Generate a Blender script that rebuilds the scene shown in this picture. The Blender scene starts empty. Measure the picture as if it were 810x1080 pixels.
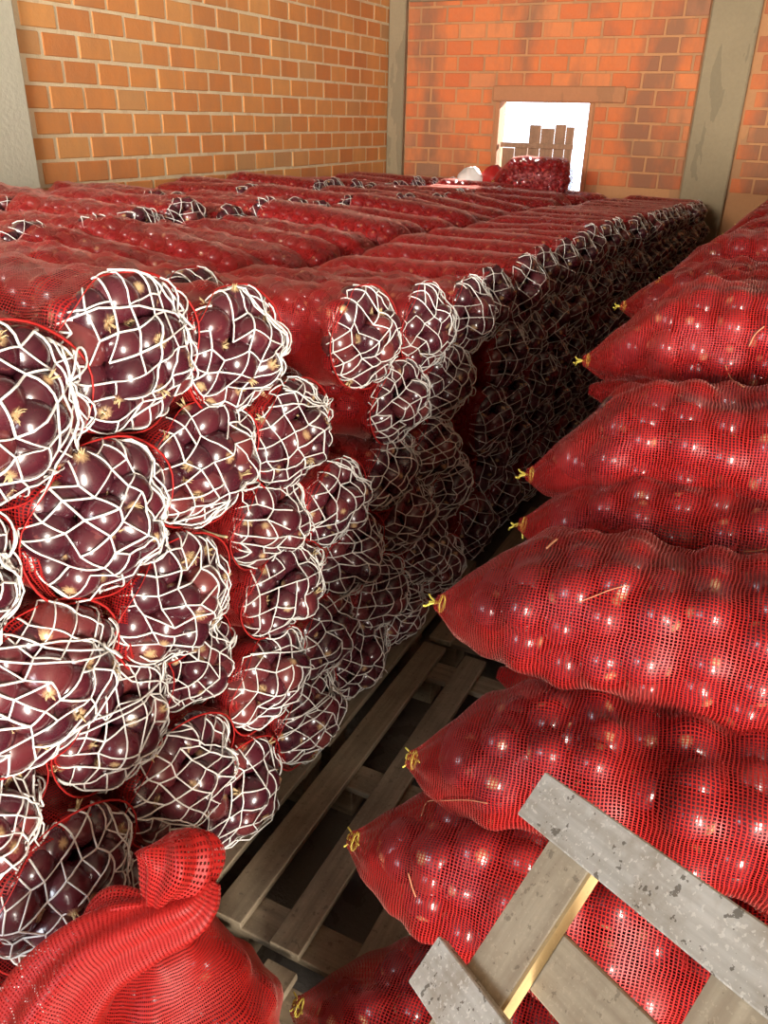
import bpy, math, random
import numpy as np
from mathutils import Matrix, Vector, Euler

# ------------------------------------------------------------------ camera, world, light
SC = bpy.context.scene
COL = SC.collection
EYE = np.array([0.0, 0.0, 1.75])
FPX = 848.0
CR = np.array([[0.89274661, 0.21697389, -0.39487443],
               [0.45001665, -0.3864067, 0.80509308],
               [0.02210205, -0.89644419, -0.44260514]])      # camera (right, down, forward) -> world
cam_d = bpy.data.cameras.new('camera')
cam = bpy.data.objects.new('camera', cam_d)
COL.objects.link(cam)
cam_d.sensor_fit = 'VERTICAL'
cam_d.sensor_height = 36.0
cam_d.lens = FPX / 1080 * 36.0
cam_d.clip_start = 0.02
cam.matrix_world = Matrix(((CR[0, 0], -CR[0, 1], -CR[0, 2], 0.0),
                           (CR[1, 0], -CR[1, 1], -CR[1, 2], 0.0),
                           (CR[2, 0], -CR[2, 1], -CR[2, 2], 1.75),
                           (0, 0, 0, 1)))
SC.camera = cam

world = bpy.data.worlds.new('world')
SC.world = world
world.use_nodes = True
bg = world.node_tree.nodes['Background']
bg.inputs[0].default_value = (0.72, 0.84, 1.0, 1)
bg.inputs[1].default_value = 4.6

SC.view_settings.view_transform = 'Standard'
SC.view_settings.look = 'None'
SC.view_settings.exposure = 0.0
SC.view_settings.gamma = 1.0
SC.view_settings.use_curve_mapping = False
SC.cycles.max_bounces = 7
SC.cycles.diffuse_bounces = 4
SC.cycles.glossy_bounces = 2
SC.cycles.transmission_bounces = 3
SC.cycles.transparent_max_bounces = 12
SC.cycles.caustics_reflective = False
SC.cycles.caustics_refractive = False
SC.cycles.use_denoising = True
SC.cycles.sample_clamp_indirect = 6.0


def light(name, kind, loc, aim, energy, color, **kw):
    d = bpy.data.lights.new(name, kind)
    d.energy = energy
    d.color = color
    for k, v in kw.items():
        setattr(d, k, v)
    o = bpy.data.objects.new(name, d)
    COL.objects.link(o)
    o.location = loc
    o.rotation_euler = (Vector(aim) - Vector(loc)).to_track_quat('-Z', 'Y').to_euler()
    return o


# sun outside, high behind the far wall: falls through the little window
light('sun', 'SUN', (-1.7, 16.6, 4.0), (-2.8, 8.6, 1.3), 45.0, (1.0, 0.93, 0.82), angle=0.009)
# daylight standing in the open doorway behind the camera
light('doorway_daylight', 'AREA', (3.05, -2.42, 1.25), (3.05, 2.0, 1.25), 1150.0, (1.0, 0.94, 0.83),
      shape='RECTANGLE', size=1.15, size_y=2.2)
# added cool fill from behind left, in an assumed window opening
light('added_cool_fill', 'AREA', (-1.7, -2.42, 1.75), (-1.7, 2.0, 1.75), 95.0, (0.86, 0.93, 1.0),
      shape='RECTANGLE', size=1.4, size_y=1.2)
# added high fill, spread narrowed to brighten the walls but not the aisle
light('added_high_fill', 'AREA', (-2.45, -2.42, 3.05), (-3.7, 7.0, 2.2), 150.0, (1.0, 0.93, 0.82),
      shape='RECTANGLE', size=2.6, size_y=0.6, spread=math.radians(75))

rng = np.random.default_rng(11)
rnd = random.Random(5)


# ------------------------------------------------------------------ projection helpers (used once, to size and rank things)
def project(P):
    c = (np.asarray(P, float) - EYE) @ CR
    return 405 + FPX * c[..., 0] / c[..., 2], 540 + FPX * c[..., 1] / c[..., 2], c[..., 2]


# ------------------------------------------------------------------ mesh helpers
class MB:
    """collects vertices, faces, uv and material slots; build() links ONE mesh object"""
    def __init__(s):
        s.v = []; s.n = 0; s.loops = []; s.tot = []; s.uv = []; s.mi = []

    def add(s, v, faces, uv=None, mi=0):
        """faces: list of int arrays (m,k); uv: matching list of (m,k,2)"""
        v = np.asarray(v, float).reshape(-1, 3)
        for i, f in enumerate(faces):
            f = np.asarray(f, np.int64)
            if f.size == 0:
                continue
            s.loops.append((f + s.n).ravel())
            s.tot.append(np.full(len(f), f.shape[1], np.int64))
            s.mi.append(np.full(len(f), mi, np.int64))
            if uv is not None and uv[i] is not None:
                s.uv.append(np.asarray(uv[i], float).reshape(-1, 2))
            else:
                s.uv.append(np.zeros((f.size, 2)))
        s.v.append(v)
        s.n += len(v)

    def box(s, c, d, rot=None, bevel=0.0, mi=0):
        x, y, z = [q / 2 for q in d]
        b = min(bevel, x * .9, y * .9, z * .9)
        if b <= 0:
            v = np.array([[i * x, j * y, k * z] for i in (-1, 1) for j in (-1, 1) for k in (-1, 1)], float)
            f = np.array([[0, 1, 3, 2], [4, 6, 7, 5], [0, 4, 5, 1], [2, 3, 7, 6], [0, 2, 6, 4], [1, 5, 7, 3]])
            fs = [f]
        else:
            v = []; idx = {}
            for i in (-1, 1):
                for j in (-1, 1):
                    for k in (-1, 1):
                        for a in range(3):
                            p = [i * (x - b), j * (y - b), k * (z - b)]
                            p[a] = (i * x, j * y, k * z)[a]
                            idx[(i, j, k, a)] = len(v); v.append(p)
            q = []
            S = (-1, 1)
            for a in range(3):
                o1, o2 = [t for t in range(3) if t != a]
                for sg in S:
                    ring = []
                    for (p, r) in ((-1, -1), (1, -1), (1, 1), (-1, 1)):
                        key = [0, 0, 0]; key[a] = sg; key[o1] = p; key[o2] = r
                        ring.append(idx[(*key, a)])
                    q.append(ring if (sg > 0) == (a != 1) else ring[::-1])
            for a in range(3):          # edges parallel to axis a
                o1, o2 = [t for t in range(3) if t != a]
                for p in S:
                    for r in S:
                        def kk(sa, ax):
                            key = [0, 0, 0]; key[a] = sa; key[o1] = p; key[o2] = r
                            return idx[(*key, ax)]
                        ring = [kk(-1, o1), kk(1, o1), kk(1, o2), kk(-1, o2)]
                        q.append(ring)
            t = []
            for i in S:
                for j in S:
                    for k in S:
                        t.append([idx[(i, j, k, 0)], idx[(i, j, k, 1)], idx[(i, j, k, 2)]])
            v = np.array(v, float)
            fs = []
            for arr in (q, t):
                out = []
                for f in arr:
                    p = v[f]; nn = np.cross(p[1] - p[0], p[2] - p[0])
                    out.append(f if nn @ p.mean(0) > 0 else f[::-1])
                fs.append(np.array(out))
        if rot is not None:
            v = v @ np.asarray(rot).T
        s.add(v + np.asarray(c, float), fs, mi=mi)

    def tube(s, pts, r, k=5, mi=0, cap=True):
        p = np.asarray(pts, float)
        n = len(p)
        t = np.gradient(p, axis=0)
        t /= np.linalg.norm(t, axis=1)[:, None] + 1e-9
        ref = np.array([0.31, 0.22, 0.92]); ref = ref / np.linalg.norm(ref)
        a = np.cross(t, ref); a /= np.linalg.norm(a, axis=1)[:, None] + 1e-9
        b = np.cross(t, a)
        r = np.broadcast_to(np.asarray(r, float), (n,))
        th = np.arange(k) / k * 2 * np.pi
        v = p[:, None] + r[:, None, None] * (np.cos(th)[None, :, None] * a[:, None] + np.sin(th)[None, :, None] * b[:, None])
        i = np.arange(n - 1)[:, None] * k
        j = np.arange(k)[None]
        j2 = (j + 1) % k
        f = np.stack([i + j, i + k + j, i + k + j2, i + j2], -1).reshape(-1, 4)
        fs = [f]
        if cap:
            fs.append(np.array([list(range(k)), list(range((n - 1) * k, n * k))[::-1]]))
        s.add(v.reshape(-1, 3), fs, mi=mi)

    def mesh(s, name, mats, smooth=True):
        v = np.concatenate(s.v); loops = np.concatenate(s.loops); tot = np.concatenate(s.tot)
        m = bpy.data.meshes.new(name)
        m.vertices.add(len(v)); m.vertices.foreach_set('co', v.ravel())
        m.loops.add(len(loops)); m.loops.foreach_set('vertex_index', loops)
        m.polygons.add(len(tot))
        st = np.concatenate([[0], np.cumsum(tot)[:-1]])
        m.polygons.foreach_set('loop_start', st)
        m.polygons.foreach_set('loop_total', tot)
        m.polygons.foreach_set('material_index', np.concatenate(s.mi))
        m.polygons.foreach_set('use_smooth', np.full(len(tot), smooth))
        uvl = m.uv_layers.new(name='UVMap')
        uvl.data.foreach_set('uv', np.concatenate(s.uv).ravel())
        for mm in (mats if isinstance(mats, (list, tuple)) else [mats]):
            m.materials.append(mm)
        m.update(calc_edges=True)
        return m

    def build(s, name, mats, parent=None, smooth=True):
        return link(name, s.mesh(name, mats, smooth), parent)


def link(name, mesh, parent=None, loc=None, rot=None, scale=None):
    o = bpy.data.objects.new(name, mesh)
    COL.objects.link(o)
    if parent is not None:
        o.parent = parent
    if loc is not None:
        o.location = loc
    if rot is not None:
        o.rotation_euler = rot
    if scale is not None:
        o.scale = scale
    return o


def tag(o, label=None, cat=None, group=None, kind=None):
    if label: o['label'] = label
    if cat: o['category'] = cat
    if group: o['group'] = group
    if kind: o['kind'] = kind
    return o


def thing(name, label, cat, loc=(0, 0, 0), rot=(0, 0, 0), group=None, scale=None):
    o = link(name, None, None, loc, rot, scale)
    o.empty_display_size = 0.1
    return tag(o, label, cat, group)


ORD = ['first', 'second', 'third', 'fourth', 'fifth', 'sixth', 'seventh', 'eighth', 'ninth', 'tenth', 'eleventh', 'twelfth',
       'thirteenth', 'fourteenth', 'fifteenth', 'sixteenth', 'seventeenth', 'eighteenth', 'nineteenth', 'twentieth',
       'twenty-first', 'twenty-second', 'twenty-third', 'twenty-fourth', 'twenty-fifth', 'twenty-sixth', 'twenty-seventh',
       'twenty-eighth', 'twenty-ninth', 'thirtieth', 'thirty-first', 'thirty-second']


# ------------------------------------------------------------------ materials
def new_mat(name):
    m = bpy.data.materials.new(name)
    m.use_nodes = True
    nt = m.node_tree
    nt.nodes.clear()
    return m, nt


class NT:
    def __init__(s, nt):
        s.nt = nt

    def n(s, typ, **kw):
        nd = s.nt.nodes.new(typ)
        for k, v in kw.items():
            setattr(nd, k, v)
        return nd

    def l(s, a, b):
        s.nt.links.new(a, b)

    def math(s, op, a, b=None, c=None):
        nd = s.n('ShaderNodeMath', operation=op)
        for i, q in enumerate((a, b, c)):
            if q is None: continue
            if isinstance(q, (int, float)): nd.inputs[i].default_value = q
            else: s.l(q, nd.inputs[i])
        return nd.outputs[0]

    def noise(s, vec, scale, detail=3.0, rough=0.55):
        nd = s.n('ShaderNodeTexNoise')
        nd.inputs['Scale'].default_value = scale
        nd.inputs['Detail'].default_value = detail
        nd.inputs['Roughness'].default_value = rough
        if vec is not None: s.l(vec, nd.inputs['Vector'])
        return nd.outputs[0]

    def ramp(s, fac, stops):
        nd = s.n('ShaderNodeValToRGB')
        e = nd.color_ramp.elements
        while len(e) < len(stops): e.new(0.5)
        for i, (p, c) in enumerate(stops):
            e[i].position = p; e[i].color = (*c, 1)
        s.l(fac, nd.inputs[0])
        return nd.outputs[0]

    def mix(s, fac, a, b, blend='MIX'):
        nd = s.n('ShaderNodeMix', data_type='RGBA', blend_type=blend)
        for i, q in ((0, fac), (6, a), (7, b)):
            if isinstance(q, (int, float)): nd.inputs[i].default_value = q
            elif isinstance(q, tuple): nd.inputs[i].default_value = (*q, 1)
            else: s.l(q, nd.inputs[i])
        return nd.outputs[2]

    def map(s, vec, scale=(1, 1, 1), loc=(0, 0, 0)):
        nd = s.n('ShaderNodeMapping')
        nd.inputs['Scale'].default_value = scale
        nd.inputs['Location'].default_value = loc
        s.l(vec, nd.inputs[0])
        return nd.outputs[0]

    def bump(s, h, strength, dist):
        nd = s.n('ShaderNodeBump')
        nd.inputs['Strength'].default_value = strength
        nd.inputs['Distance'].default_value = dist
        s.l(h, nd.inputs['Height'])
        return nd.outputs[0]

    def principled(s, color, rough, normal=None, spec=0.5, coat=0.0):
        nd = s.n('ShaderNodeBsdfPrincipled')
        for k, q in (('Base Color', color), ('Roughness', rough)):
            if isinstance(q, (int, float)): nd.inputs[k].default_value = q
            elif isinstance(q, tuple): nd.inputs[k].default_value = (*q, 1)
            else: s.l(q, nd.inputs[k])
        nd.inputs['Specular IOR Level'].default_value = spec
        nd.inputs['Coat Weight'].default_value = coat
        nd.inputs['Coat Roughness'].default_value = 0.15
        if normal is not None: s.l(normal, nd.inputs['Normal'])
        return nd.outputs[0]

    def out(s, sh):
        o = s.n('ShaderNodeOutputMaterial')
        s.l(sh, o.inputs[0])


def mat_plain(name, color, rough=0.6, var=0.15, nscale=20, bumpd=0.001, spec=0.4):
    m, nt = new_mat(name); t = NT(nt)
    co = t.n('ShaderNodeTexCoord').outputs['Object']
    nz = t.noise(co, nscale, 4)
    c = t.mix(nz, tuple(q * (1 - var) for q in color), tuple(min(1, q * (1 + var)) for q in color))
    t.out(t.principled(c, rough, t.bump(nz, 0.6, bumpd), spec))
    return m


def mat_onion(name):
    m, nt = new_mat(name); t = NT(nt)
    uv = t.n('ShaderNodeUVMap', uv_map='UVMap').outputs[0]
    geo = t.n('ShaderNodeNewGeometry')
    oi = t.n('ShaderNodeObjectInfo')
    rn = t.math('FRACT', t.math('ADD', geo.outputs['Random Per Island'], oi.outputs['Random']))
    streak = t.noise(t.map(uv, (26, 1.6, 1)), 1.0, 3)
    patch = t.noise(t.map(uv, (3.0, 2.5, 1)), 1.6, 4)
    base = t.ramp(rn, [(0.0, (0.018, 0.004, 0.009)), (0.45, (0.036, 0.006, 0.012)), (0.8, (0.070, 0.011, 0.017)), (1.0, (0.17, 0.034, 0.028))])
    c = t.mix(t.math('MULTIPLY', streak, 0.55), base, (0.115, 0.017, 0.026))
    dry = t.math('MULTIPLY', t.math('GREATER_THAN', patch, 0.63), 0.4)
    c = t.mix(dry, c, (0.21, 0.06, 0.055))
    sep = t.n('ShaderNodeSeparateXYZ'); t.l(uv, sep.inputs[0])
    edge = t.math('ADD', t.math('ABSOLUTE', t.math('SUBTRACT', sep.outputs[1], 0.5)), t.math('MULTIPLY', t.math('SUBTRACT', streak, 0.5), 0.12))
    pole = t.n('ShaderNodeMapRange'); pole.inputs[1].default_value = 0.41; pole.inputs[2].default_value = 0.475
    t.l(edge, pole.inputs[0])
    c = t.mix(pole.outputs[0], c, (0.50, 0.33, 0.17))
    ro = t.math('ADD', 0.18, t.math('MULTIPLY', patch, 0.2))
    t.out(t.principled(c, ro, t.bump(streak, 0.15, 0.002), 0.6, 0.5))
    return m


def mat_bag(name, color, period=0.0060, width=0.335, transl=0.2):
    """woven red net: a grid of flat threads, open between them"""
    m, nt = new_mat(name); t = NT(nt)
    uv = t.n('ShaderNodeUVMap', uv_map='UVMap').outputs[0]
    wob = t.noise(t.map(uv, (1, 1, 1)), 9.0, 2)
    sep = t.n('ShaderNodeSeparateXYZ'); t.l(uv, sep.inputs[0])
    def line(src, p, w):
        q = t.math('ADD', t.math('DIVIDE', src, p), t.math('MULTIPLY', wob, 3.0))
        return t.math('LESS_THAN', t.math('FRACT', q), w)
    a = line(sep.outputs[0], period, width)
    b = line(sep.outputs[1], period * 0.86, width * 0.85)
    mask = t.math('MAXIMUM', a, b)
    oi = t.n('ShaderNodeObjectInfo').outputs['Random']
    big = t.noise(t.map(uv, (1, 1, 1)), 5.0, 3)
    v = t.math('ADD', t.math('MULTIPLY', big, 0.5), t.math('MULTIPLY', oi, 0.5))
    c = t.mix(v, tuple(q * 0.82 for q in color), tuple(min(1, q * 1.15) for q in color))
    pr = t.principled(c, 0.5, None, 0.3)
    pn = pr.node; pn.inputs['Sheen Weight'].default_value = 0.28; pn.inputs['Sheen Roughness'].default_value = 0.4; pn.inputs['Sheen Tint'].default_value = (1, 0.58, 0.48, 1)
    tl = t.n('ShaderNodeBsdfTranslucent'); t.l(c, tl.inputs[0])
    mx = t.n('ShaderNodeMixShader'); mx.inputs[0].default_value = transl
    t.l(pr, mx.inputs[1]); t.l(tl.outputs[0], mx.inputs[2])
    tr = t.n('ShaderNodeBsdfTransparent'); tr.inputs[0].default_value = (1, 1, 1, 1)
    fin = t.n('ShaderNodeMixShader')
    t.l(mask, fin.inputs[0]); t.l(tr.outputs[0], fin.inputs[1]); t.l(mx.outputs[0], fin.inputs[2])
    t.out(fin.outputs[0])
    return m


def mat_brick(name, cols, stain=0.2):
    m, nt = new_mat(name); t = NT(nt)
    oi = t.n('ShaderNodeObjectInfo').outputs['Random']
    co = t.n('ShaderNodeTexCoord').outputs['Object']
    gp = t.n('ShaderNodeNewGeometry').outputs['Position']
    n1 = t.noise(gp, 9.0, 5)
    n2 = t.noise(co, 60.0, 4)
    base = t.ramp(oi, cols)
    c = t.mix(t.math('MULTIPLY', n1, 0.55), base, tuple(q * 0.9 for q in cols[-1][1]))
    c = t.mix(t.math('MULTIPLY', n2, 0.22), c, (0.66, 0.34, 0.16))
    n3 = t.noise(t.map(gp, (1, 1, 0.35)), 1.9, 5, 0.6)
    sm = t.n('ShaderNodeMapRange'); sm.inputs[1].default_value = 0.45; sm.inputs[2].default_value = 0.62; t.l(n3, sm.inputs[0])
    c = t.mix(t.math('MULTIPLY', sm.outputs[0], stain), c, (0.20, 0.115, 0.07))
    t.out(t.principled(c, 0.85, t.bump(t.math('ADD', n1, n2), 0.7, 0.003), 0.25))
    return m


def mat_stained(name, a, b, stain, scale=3.0, rough=0.9):
    m, nt = new_mat(name); t = NT(nt)
    gp = t.n('ShaderNodeNewGeometry').outputs['Position']
    n1 = t.noise(gp, scale, 6, 0.62)
    n2 = t.noise(gp, scale * 14, 4)
    n3 = t.noise(t.map(gp, (1, 1, 0.25)), scale * 1.7, 4)
    c = t.mix(n1, a, b)
    c = t.mix(t.math('MULTIPLY', t.math('GREATER_THAN', n3, 0.56), 0.45), c, stain)
    c = t.mix(t.math('MULTIPLY', n2, 0.3), c, tuple(q * 0.55 for q in b))
    t.out(t.principled(c, rough, t.bump(t.math('ADD', n1, n2), 0.6, 0.006), 0.2))
    return m


def mat_wood(name, a, b, dark, axis=0, scale=1.0, rough=0.8, blotch=0.5):
    m, nt = new_mat(name); t = NT(nt)
    co = t.n('ShaderNodeTexCoord').outputs['Object']
    oi = t.n('ShaderNodeObjectInfo').outputs['Random']
    cmb = t.n('ShaderNodeCombineXYZ')
    for i in range(3): t.l(t.math('MULTIPLY', oi, 17.0 + i), cmb.inputs[i])
    ad = t.n('ShaderNodeVectorMath', operation='ADD'); t.l(co, ad.inputs[0]); t.l(cmb.outputs[0], ad.inputs[1])
    sc = [60.0, 60.0, 60.0]; sc[axis] = 3.0
    g = t.noise(t.map(ad.outputs[0], tuple(q * scale for q in sc)), 1.0, 4)
    bl = t.noise(ad.outputs[0], 11.0, 6, 0.65)
    sp = t.noise(ad.outputs[0], 75.0, 3, 0.6)
    gr = t.n('ShaderNodeMapRange'); gr.inputs[1].default_value = 0.35; gr.inputs[2].default_value = 0.65; t.l(g, gr.inputs[0])
    c = t.mix(gr.outputs[0], a, b)
    br = t.n('ShaderNodeMapRange'); br.inputs[1].default_value = 0.44; br.inputs[2].default_value = 0.64; t.l(bl, br.inputs[0])
    c = t.mix(t.math('MULTIPLY', br.outputs[0], blotch), c, dark)
    c = t.mix(t.math('MULTIPLY', t.math('GREATER_THAN', sp, 0.64), blotch), c, tuple(q * 0.3 for q in dark))
    sp2 = t.noise(ad.outputs[0], 160.0, 2, 0.6)
    c = t.mix(t.math('MULTIPLY', t.math('GREATER_THAN', sp2, 0.62), blotch * 0.6), c, tuple(min(1, q * 1.35) for q in a))
    t.out(t.principled(c, rough, t.bump(t.math('ADD', g, bl), 0.5, 0.002), 0.25))
    return m


M_ONION = mat_onion('onion_skin')
M_ROOT = mat_plain('dry_root', (0.52, 0.38, 0.20), 0.9, 0.3, 150)
M_BAG = mat_bag('red_net', (0.35, 0.010, 0.009))
M_BAGF = mat_bag('red_net_loose', (0.42, 0.013, 0.010), 0.0052, 0.50, 0.3)
M_CORD = mat_plain('white_cord', (0.74, 0.72, 0.68), 0.6, 0.12, 60, 0.0005)
M_TIE = mat_plain('yellow_tie', (0.75, 0.62, 0.10), 0.5, 0.2, 60, 0.0005)
M_HEM = mat_plain('red_hem', (0.40, 0.014, 0.012), 0.6, 0.15, 90, 0.0005)
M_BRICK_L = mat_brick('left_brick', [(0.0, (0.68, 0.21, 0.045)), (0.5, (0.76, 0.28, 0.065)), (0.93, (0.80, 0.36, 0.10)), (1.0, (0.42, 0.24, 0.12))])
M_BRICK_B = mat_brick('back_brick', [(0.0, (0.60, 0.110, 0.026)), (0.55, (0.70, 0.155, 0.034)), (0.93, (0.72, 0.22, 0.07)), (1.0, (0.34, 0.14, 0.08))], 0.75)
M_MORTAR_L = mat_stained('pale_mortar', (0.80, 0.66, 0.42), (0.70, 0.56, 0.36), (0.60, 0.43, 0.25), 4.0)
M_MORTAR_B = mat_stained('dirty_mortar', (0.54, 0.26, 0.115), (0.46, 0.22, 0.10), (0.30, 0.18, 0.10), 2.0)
M_CONC = mat_stained('pale_concrete', (0.60, 0.57, 0.44), (0.50, 0.47, 0.36), (0.40, 0.39, 0.28), 2.5)
M_CONC2 = mat_stained('brown_concrete', (0.36, 0.28, 0.17), (0.27, 0.21, 0.13), (0.17, 0.14, 0.09), 2.5)
M_PLASTER = mat_stained('ochre_plaster', (0.50, 0.22, 0.10), (0.40, 0.18, 0.09), (0.28, 0.15, 0.08), 2.5)
M_ROUGH = mat_stained('dark_render', (0.24, 0.16, 0.11), (0.2, 0.14, 0.1), (0.13, 0.1, 0.07), 2.0)  # for walls out of view, coloured dark to cut bounced light
M_FLOOR = mat_stained('dirty_floor', (0.16, 0.135, 0.11), (0.10, 0.085, 0.07), (0.06, 0.045, 0.04), 6.0)
M_CEIL = mat_stained('roof_underside', (0.24, 0.19, 0.145), (0.20, 0.16, 0.12), (0.15, 0.12, 0.09), 2.0)
M_WOOD = mat_wood('pallet_wood', (0.27, 0.21, 0.14), (0.19, 0.145, 0.095), (0.11, 0.08, 0.052), 1, 1.0, 0.8, 0.35)
M_WOODX = mat_wood('pallet_wood_cross', (0.27, 0.21, 0.14), (0.19, 0.145, 0.095), (0.11, 0.08, 0.052), 0, 1.0, 0.8, 0.35)
M_GREY = mat_wood('weathered_grey_wood', (0.66, 0.62, 0.54), (0.44, 0.40, 0.33), (0.33, 0.26, 0.18), 0, 0.8, 0.85, 0.75)
M_TAN = mat_wood('tan_plank_wood', (0.52, 0.43, 0.30), (0.38, 0.30, 0.205), (0.26, 0.19, 0.12), 1, 0.8, 0.8, 0.4)
M_TANX = mat_wood('tan_slat_wood', (0.52, 0.43, 0.30), (0.38, 0.30, 0.205), (0.26, 0.19, 0.12), 0, 0.8, 0.8, 0.4)
M_RAW = mat_wood('fresh_split_wood', (0.50, 0.35, 0.17), (0.42, 0.28, 0.12), (0.38, 0.25, 0.12), 1, 1.0, 0.7, 0.2)
M_SHUT = mat_wood('shutter_wood', (0.34, 0.20, 0.12), (0.26, 0.15, 0.09), (0.2, 0.12, 0.08), 2, 0.6, 0.8, 0.4)
M_WHITEBAG = mat_plain('white_sack_cloth', (0.78, 0.74, 0.70), 0.7, 0.1, 30, 0.002)


# ------------------------------------------------------------------ the room
XL, YB = -4.53, 9.1          # left wall plane, far wall plane
Z0 = 1.13                    # first brick course that shows
XR, YF, ZC = 3.9, -2.5, 3.45

mb = MB(); mb.box((-0.3, 3.3, -0.1), (9.2, 12.4, 0.2))
tag(mb.build('floor', M_FLOOR, smooth=False), kind='structure')
mb = MB(); mb.box((-0.3, 3.3, ZC + 0.1), (9.4, 12.4, 0.2))
tag(mb.build('ceiling', M_CEIL, smooth=False), kind='structure')
mb = MB(); mb.box((XL - 0.105, 3.3, ZC / 2), (0.20, 12.4, ZC))
wall_left = tag(mb.build('wall_left', M_MORTAR_L, smooth=False), kind='structure')
mb = MB()
mb.box((XR + 0.1, 3.3, ZC / 2), (0.2, 12.4, ZC))
tag(mb.build('wall_right', M_ROUGH, smooth=False), kind='structure')
mb = MB()                                            # wall behind the camera: doorway, plus openings added for the fill lights
for x0, x1, z0, z1 in ((-4.6, -2.45, 0, 2.7), (-2.45, -0.95, 0, 1.1), (-2.45, -0.95, 2.4, 2.7), (-0.95, 2.45, 0, 2.7), (-4.6, -3.8, 2.7, ZC), (-1.1, 2.45, 2.7, ZC), (-4.6, 2.45, 3.38, ZC), (2.45, 3.65, 2.4, ZC), (3.65, 3.9, 0, ZC)):
    mb.box(((x0 + x1) / 2, YF - 0.1, (z0 + z1) / 2), (x1 - x0, 0.2, z1 - z0))
tag(mb.build('wall_front', M_ROUGH, smooth=False), kind='structure')
# far wall with the window opening
WX0, WX1, WZ0, WZ1 = -3.21, -2.25, 1.06, 1.905
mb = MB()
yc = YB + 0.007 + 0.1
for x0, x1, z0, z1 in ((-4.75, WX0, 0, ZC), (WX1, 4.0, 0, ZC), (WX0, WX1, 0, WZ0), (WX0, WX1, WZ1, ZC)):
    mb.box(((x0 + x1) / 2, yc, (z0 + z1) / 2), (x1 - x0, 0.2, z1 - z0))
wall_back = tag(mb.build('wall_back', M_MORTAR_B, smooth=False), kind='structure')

brick_cache = {}


def brick_mesh(l, thick_axis, mat, h=0.129):
    key = (round(l, 3), thick_axis, mat.name, round(h, 3))
    if key not in brick_cache:
        b = MB()
        d = (0.05, l, h) if thick_axis == 0 else (l, 0.05, h)
        b.box((0, 0, 0), d, bevel=0.005)
        brick_cache[key] = b.mesh('brick', mat, smooth=False)
    return brick_cache[key]


def q(x):
    return round(x * 50) / 50


for k in range(12):                                  # left wall courses
    zc = Z0 + 0.15 * k + 0.075
    off = 0.015 if k % 2 == 0 else 0.165
    y = 3.9 + off - 0.3
    while y < YB:
        a, b = max(y + 0.009, 4.02), min(y + 0.3 - 0.009, YB - 0.0)
        if b - a > 0.05:
            L = q(b - a) - 0.004 if b - a < 0.27 else 0.277
            me = brick_mesh(L, 0, M_BRICK_L)
            link('brick', me, wall_left, (XL - 0.025 + rnd.uniform(-0.002, 0.005), (a + b) / 2, zc + rnd.uniform(-.002, .002)),
                 (rnd.uniform(-.008, .008), 0, rnd.uniform(-.008, .008)))
        y += 0.3
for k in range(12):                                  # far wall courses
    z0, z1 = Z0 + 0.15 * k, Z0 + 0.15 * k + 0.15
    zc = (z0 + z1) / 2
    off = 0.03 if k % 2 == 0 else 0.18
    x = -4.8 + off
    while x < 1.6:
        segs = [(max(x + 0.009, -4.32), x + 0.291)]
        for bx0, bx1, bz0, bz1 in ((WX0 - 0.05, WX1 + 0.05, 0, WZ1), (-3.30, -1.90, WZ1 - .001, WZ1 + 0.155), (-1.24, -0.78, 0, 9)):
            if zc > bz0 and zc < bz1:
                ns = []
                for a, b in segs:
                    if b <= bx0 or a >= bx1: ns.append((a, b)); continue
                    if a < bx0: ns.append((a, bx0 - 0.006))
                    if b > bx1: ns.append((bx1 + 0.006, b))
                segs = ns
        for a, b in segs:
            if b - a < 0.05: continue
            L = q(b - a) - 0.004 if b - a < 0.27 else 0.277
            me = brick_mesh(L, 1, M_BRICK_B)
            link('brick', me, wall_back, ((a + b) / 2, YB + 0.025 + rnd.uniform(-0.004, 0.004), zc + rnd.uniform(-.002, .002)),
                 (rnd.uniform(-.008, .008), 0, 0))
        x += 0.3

# concrete columns, beam, lintel, window surround
def structure_box(name, c, d, mat, bevel=0.01):
    b = MB(); b.box((0, 0, 0), d, bevel=bevel)
    o = b.build(name, mat, smooth=False)
    o.location = c
    return tag(o, kind='structure')


structure_box('pillar_left', (XL - 0.03, 3.77, ZC / 2), (0.16, 0.47, ZC), M_CONC, 0.02)
structure_box('pillar_corner', (-4.42, YB - 0.0, ZC / 2), (0.20, 0.14, ZC), M_CONC2, 0.015)
structure_box('pillar_back', (-1.01, YB - 0.0, ZC / 2), (0.43, 0.16, ZC), M_CONC2, 0.015)
structure_box('beam_back', (0, YB + 0.01, 2.95), (8.6, 0.10, 0.24), M_CONC2, 0.01)
structure_box('lintel_back', (-2.60, YB + 0.02, WZ1 + 0.077), (1.38, 0.10, 0.15), M_PLASTER, 0.012)
mb = MB()
for x in (WX0 - 0.022, WX1 + 0.022):
    mb.box((x, YB + 0.06, (WZ0 + WZ1) / 2), (0.05, 0.14, WZ1 - WZ0), bevel=0.006)
mb.box(((WX0 + WX1) / 2, YB + 0.06, WZ0 - 0.02), (WX1 - WX0 + 0.1, 0.16, 0.04), bevel=0.006)
tag(mb.build('window_1', M_PLASTER, smooth=False), kind='structure')
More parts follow.
